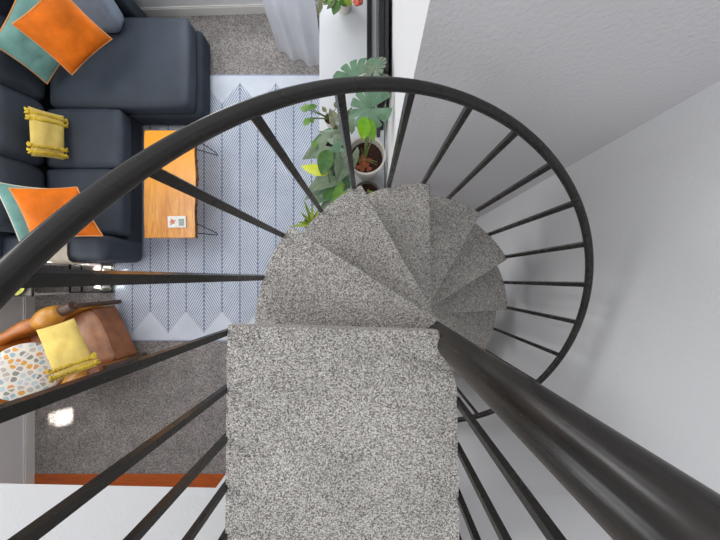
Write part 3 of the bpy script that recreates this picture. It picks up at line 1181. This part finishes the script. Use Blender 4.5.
# monstera
PH = 0.44
mp = spot(366, 155, CT + PH)
mon = thing('potted_monstera', 'split leaf monstera in a round white pot at the stair end of the console', 'plant', (mp.x, mp.y, CT + 0.001))
pot(mon, 0.166, PH, M['white_pot'], 0.52)
crown = Vector((mp.x - .01, mp.y - .02, CT + PH - .04))
put_leaf(mon, 'monstera', spot(385.5, 104, 1.92), spot(350, 114, 1.82), 0.27, M['monstera'], (0.1, -0.25, 1), 0.06, 0.10, 1, crown)
put_leaf(mon, 'monstera', spot(374, 72, 1.86), spot(329, 82, 1.70), 0.22, M['monstera'], (-0.1, -0.1, 1), 0.10, 0.2, 2, crown)
put_leaf(mon, 'monstera', spot(371, 78, 1.90), spot(380, 54, 1.86), 0.15, M['silver_leaf'], (-0.3, 0.2, 1), 0.12, 0.2, 3, crown)
put_leaf(mon, 'monstera', spot(379, 84, 1.86), spot(387, 73, 1.84), 0.08, M['monstera_pale'], (-0.2, 0, 1), 0.10, 0.2, 4, crown)
put_leaf(mon, 'ovate', spot(366, 117, 1.98), spot(361, 141, 1.88), 0.085, M['bright_leaf'], (-0.2, -0.2, 1), 0.2, 0.3, 5, crown)
put_leaf(mon, 'ovate', spot(368, 119, 1.96), spot(376, 142, 1.87), 0.065, M['bright_leaf'], (0.3, -0.1, 1), 0.2, 0.3, 6, crown)
bm = bmesh.new()
q = random.Random(3)
for i in range(26):
    a, r = q.uniform(0, 6.28), q.uniform(0.0, 0.07)
    box(bm, -.012, .012, -.02, .02, -.005, .005, 0, Matrix.Translation((-.02 + r * math.cos(a), -.045 + r * math.sin(a), PH * .86)) @ Matrix.Rotation(q.uniform(0, 3), 4, 'Z') @ Matrix.Rotation(q.uniform(-.5, .5), 4, 'X'))
obj('bark_chips', bm, M['bark_chip'], mon, False)
bm = bmesh.new()
for i in range(9):
    a = q.uniform(0, 6.28)
    tube(bm, [(-.01, -.02, PH * .84), (-.01 + .06 * math.cos(a), -.02 + .06 * math.sin(a), PH * .84 + .03), (-.01 + .11 * math.cos(a), -.02 + .11 * math.sin(a), PH * .845)], 0.004, 6)
obj('aerial_roots', bm, M['stem'], mon)

# silver-green arrow-leaved plant
ap = spot(334, 148, CT + 0.18)
alo = thing('potted_arrowhead', 'silvery green arrow leaved plant overhanging the console edge beside the monstera', 'plant', (ap.x, ap.y, CT + 0.001))
pot(alo, 0.10, 0.18, M['white_pot'])
crown = Vector((ap.x, ap.y, CT + 0.16))
for i, (b, t, w, up, mt) in enumerate([
        ((331, 143, 1.20), (298, 158, 1.06), 0.24, (-0.2, 0, 1), 'silver_leaf'),
        ((342, 140, 1.24), (316, 128, 1.14), 0.19, (-0.1, 0.2, 1), 'silver_leaf'),
        ((338, 172, 1.20), (302, 192, 1.02), 0.23, (-0.2, -0.1, 1), 'silver_leaf'),
        ((346, 158, 1.26), (336, 186, 1.12), 0.19, (0.1, -0.2, 1), 'silver_leaf'),
        ((342, 182, 1.10), (308, 206, 0.92), 0.22, (-0.2, -0.2, 1), 'monstera'),
        ((330, 158, 1.12), (347, 182, 1.02), 0.16, (0.2, -0.2, 1), 'silver_leaf'),
        ((346, 130, 1.20), (352, 102, 1.10), 0.16, (0.1, 0.2, 1), 'silver_leaf'),
        ((337, 124, 1.14), (328, 104, 1.02), 0.13, (-0.1, 0.2, 1), 'olive_leaf'),
        ((346, 188, 1.06), (328, 208, 0.96), 0.17, (0.0, -0.3, 1), 'mid_leaf'),
        ((340, 190, 1.00), (316, 214, 0.86), 0.18, (-0.1, -0.3, 1), 'silver_leaf'),
        ((352, 150, 1.15), (352, 176, 1.05), 0.14, (0.2, -0.2, 1), 'monstera_pale'),
        ((334, 164, 1.16), (318, 182, 1.06), 0.17, (-0.1, 0.0, 1), 'monstera'),
        ((346, 172, 1.14), (350, 190, 1.06), 0.15, (0.1, -0.1, 1), 'monstera'),
        ((334, 186, 1.04), (300, 200, 0.90), 0.17, (-0.2, -0.2, 1), 'silver_leaf'),
        ((344, 146, 1.12), (326, 150, 1.04), 0.16, (-0.1, 0.1, 1), 'monstera'),
        ((330, 134, 1.14), (308, 142, 1.02), 0.14, (-0.2, 0.1, 1), 'monstera'),
        ((344, 198, 0.98), (322, 220, 0.86), 0.17, (0, -0.3, 1), 'monstera'),
        ((338, 136, 1.10), (352, 128, 1.04), 0.12, (0.2, 0.1, 1), 'monstera_pale')]):
    dh = 0.22 if max(b[0], t[0]) > 343 else 0.0
    b, t = (b[0], b[1], b[2] + dh), (t[0], t[1], t[2] + dh)
    put_leaf(alo, 'arrow', spot(*b), spot(*t), w, M[mt], up, 0.15, 0.2, 20 + i, crown)

# neon pothos
pp = spot(332, 192, CT + 0.15)
po = thing('potted_pothos', 'pothos with one yellow and one deep green leaf hanging over the rug side', 'plant', (pp.x, pp.y, CT + 0.001))
pot(po, 0.075, 0.13, M['grey_pot'])
crown = Vector((pp.x, pp.y, CT + 0.12))
put_leaf(po, 'ovate', spot(328, 174, 1.32), spot(300, 164, 1.26), 0.10, M['neon_leaf'], (0, 0.2, 1), 0.12, 0.3, 31, crown)
put_leaf(po, 'ovate', spot(329, 150, 1.36), spot(321, 175, 1.34), 0.135, M['deep_leaf'], (-0.1, 0, 1), 0.1, 0.25, 32, crown)
put_leaf(po, 'ovate', spot(340, 172, 1.2), spot(343, 190, 1.12), 0.08, M['lime_leaf'], (0, 0, 1), 0.1, 0.25, 33, crown)
put_leaf(po, 'ovate', spot(314, 148, 1.15), spot(316, 138, 1.15), 0.05, M['mid_leaf'], (0, 0, 1), 0.1, 0.25, 34, crown)
put_leaf(po, 'ovate', spot(336, 186, 1.12), spot(322, 200, 1.05), 0.09, M['deep_leaf'], (0, -.2, 1), 0.1, 0.25, 35, crown)

# small trailing plant with round leaves
tp = spot(330, 118, CT + 0.12)
tr = thing('potted_peperomia', 'little plant with round bright green leaves reaching past the console corner', 'plant', (tp.x, tp.y, CT + 0.001))
pot(tr, 0.06, 0.11, M['white_pot'])
crown = Vector((tp.x, tp.y, CT + 0.10))
for i, (b, t, w) in enumerate([((308, 110), (300, 107), .062), ((309, 108), (317, 105), .058), ((309, 110), (305, 103), .05), ((310, 119), (303, 125), .06), ((309, 118), (314, 123), .045), ((326, 112), (322, 106), .04), ((336, 108), (337, 100), .05), ((333, 126), (340, 132), .05)]):
    put_leaf(tr, 'ovate', spot(b[0], b[1], 1.0), spot(t[0], t[1], 0.99), w, M['mid_leaf'] if i < 5 else M['olive_leaf'], (0, 0, 1), 0.1, 0.2, 40 + i, crown)

# lime spiky plant on the floor in front of the console
sp_ = spot(318, 222, 0.3)
spk = thing('potted_spider_plant', 'lime green spiky plant standing on the rug by the spiral stair', 'plant', (sp_.x - .08, sp_.y, RZ))
pot(spk, 0.10, 0.20, M['grey_pot'])
crown = Vector((sp_.x - .08, sp_.y, RZ + 0.18))
q = random.Random(11)
for i, (u, v, h) in enumerate([(304, 200, .58), (297, 222, .40), (312, 205, .55), (300, 212, .45), (322, 204, .5), (328, 220, .4), (316, 238, .4), (304, 232, .35), (290, 226, .3), (335, 232, .35)]):
    e = spot(u, v, h)
    put_leaf(spk, 'blade', crown + Vector((q.uniform(-.02, .02), q.uniform(-.02, .02), 0)), e, 0.035, M['lime_leaf'], (q.uniform(-.2, .2), -0.1, 1), 0.08, 0.4, 50 + i)

# little succulent in a dark pot
dp = spot(367, 195, CT + 0.2)
su = thing('potted_succulent', 'small pale succulent in a dark grey pot just behind the carpeted treads', 'plant', (dp.x - .0, dp.y, CT + 0.001))
pot(su, 0.13, 0.20, M['grey_pot'])
crown = Vector((dp.x + .02, dp.y + .01, CT + 0.175))
for i in range(11):
    a = i * 2.4
    r = 0.03 + 0.003 * i
    put_leaf(su, 'ovate', crown + Vector((0.008 * math.cos(a), 0.008 * math.sin(a), 0)), crown + Vector((r * math.cos(a), r * math.sin(a), 0.035 - 0.002 * i)), 0.024, M['lime_leaf'] if i % 3 == 0 else M['monstera_pale'], (0, 0, 1), 0.0, 0.3, 70 + i)

# flowering plant at the far end of the console
fp = spot(342, -12, CT + 0.2)
fl = thing('potted_flower', 'leafy plant with a coral red flower at the far end of the console', 'plant', (fp.x, fp.y, CT + 0.001))
pot(fl, 0.09, 0.16, M['white_pot'])
crown = Vector((fp.x, fp.y, CT + 0.15))
for i, (b, t, w, mt) in enumerate([((338, 0), (333, 14), .09, 'deep_leaf'), ((340, -2), (347, 6), .075, 'mid_leaf'), ((336, -3), (322, 3), .07, 'mid_leaf'), ((335, 1), (326, 8), .05, 'olive_leaf'), ((345, -3), (352, 5), .07, 'lime_leaf'), ((325, -2), (316, 6), .045, 'olive_leaf'), ((322, 3), (318, 14), .04, 'olive_leaf'), ((340, -6), (356, -8), .08, 'deep_leaf'), ((338, -8), (326, -16), .08, 'deep_leaf'), ((342, -8), (346, -24), .08, 'mid_leaf')]):
    put_leaf(fl, 'ovate', spot(b[0], b[1], 1.06), spot(t[0], t[1], 1.03), w, M[mt], (0, 0, 1), 0.15, 0.25, 80 + i, crown)
bm = bmesh.new()
fc = spot(358, 1, 1.05) - fl.location
for i in range(9):
    a = i * 2.4
    p = fc + Vector((0.026 * math.cos(a) * (i > 0), 0.026 * math.sin(a) * (i > 0), 0.01 - 0.002 * i))
    bmesh.ops.create_icosphere(bm, subdivisions=2, radius=0.022, matrix=Matrix.Translation(p) @ Matrix.Diagonal((1, 1, 0.6, 1)))
tube(bm, [crown - fl.location, fc], 0.004, 6)
obj('blossom', bm, M['red_flower'], fl)

# ------------------------------------------------------------------ light
w = bpy.data.worlds.new('World')
scene.world = w
w.use_nodes = True
bg = w.node_tree.nodes['Background']
bg.inputs['Color'].default_value = (0.93, 0.96, 1.0, 1)
bg.inputs['Strength'].default_value = 0.95


def area(name, loc, target, sx, sy, power, col=(1, 1, 1)):
    l = bpy.data.lights.new(name, 'AREA')
    l.shape = 'RECTANGLE'
    l.size, l.size_y = sx, sy
    l.energy = power
    l.color = col
    o = bpy.data.objects.new(name, l)
    C.objects.link(o)
    o.location = loc
    o.rotation_euler = (Vector(target) - Vector(loc)).to_track_quat('-Z', 'Y').to_euler()
    return o


# daylight through the back window, the left window and the high windows over the sofa wall
area('window_daylight_back', (-1.4, BY + 0.25, 1.55), (-1.2, 0, 1.0), 1.7, 1.5, 38, (0.95, 0.98, 1))
area('window_daylight_left', (LX - 0.25, -0.55, 1.65), (0, 0, 1.2), 2.7, 1.3, 32, (0.97, 0.98, 1))
area('window_daylight_high', (LX + 0.1, 1.2, 4.2), (0.5, 0.2, 1.6), 3.0, 1.4, 85, (1, 0.99, 0.97))


def sunbeam(name, loc, target, sx, sy, power):
    # direct sun falling steeply through the window above the armchair
    o = area(name, loc, target, sx, sy, power, (1, 0.95, 0.87))
    o.data.spread = R(1.5)
    return o


sunbeam('sun_through_window', (-4.50, -1.88, 2.75), (-3.76, -1.69, 0), 0.17, 0.26, 0.85)
sunbeam('sun_through_window', (-4.52, -1.80, 2.75), (-3.97, -1.71, 0), 0.12, 0.09, 0.22)
sunbeam('sun_on_rack', (-4.75, 0.22, 2.7), (-3.30, 0.07, 0.15), 0.30, 0.34, 4.0)

# ------------------------------------------------------------------ camera
cam = bpy.data.cameras.new('camera')
cam.sensor_width = 36.0
cam.sensor_fit = 'HORIZONTAL'
cam.lens = FOC / 720 * 36.0
cam.shift_x = -(NX - 360.0) / 720
cam.shift_y = (NY - 270.0) / 720
cam.clip_start = 0.02
co = bpy.data.objects.new('camera', cam)
C.objects.link(co)
co.location = (0, 0, CAM_Z)
co.rotation_euler = (0, 0, 0)
scene.camera = co

scene.view_settings.view_transform = 'Standard'
scene.view_settings.look = 'None'
scene.view_settings.gamma = 1
scene.view_settings.use_curve_mapping = False
scene.view_settings.exposure = 0.12
scene.cycles.use_denoising = True
scene.cycles.max_bounces = 8
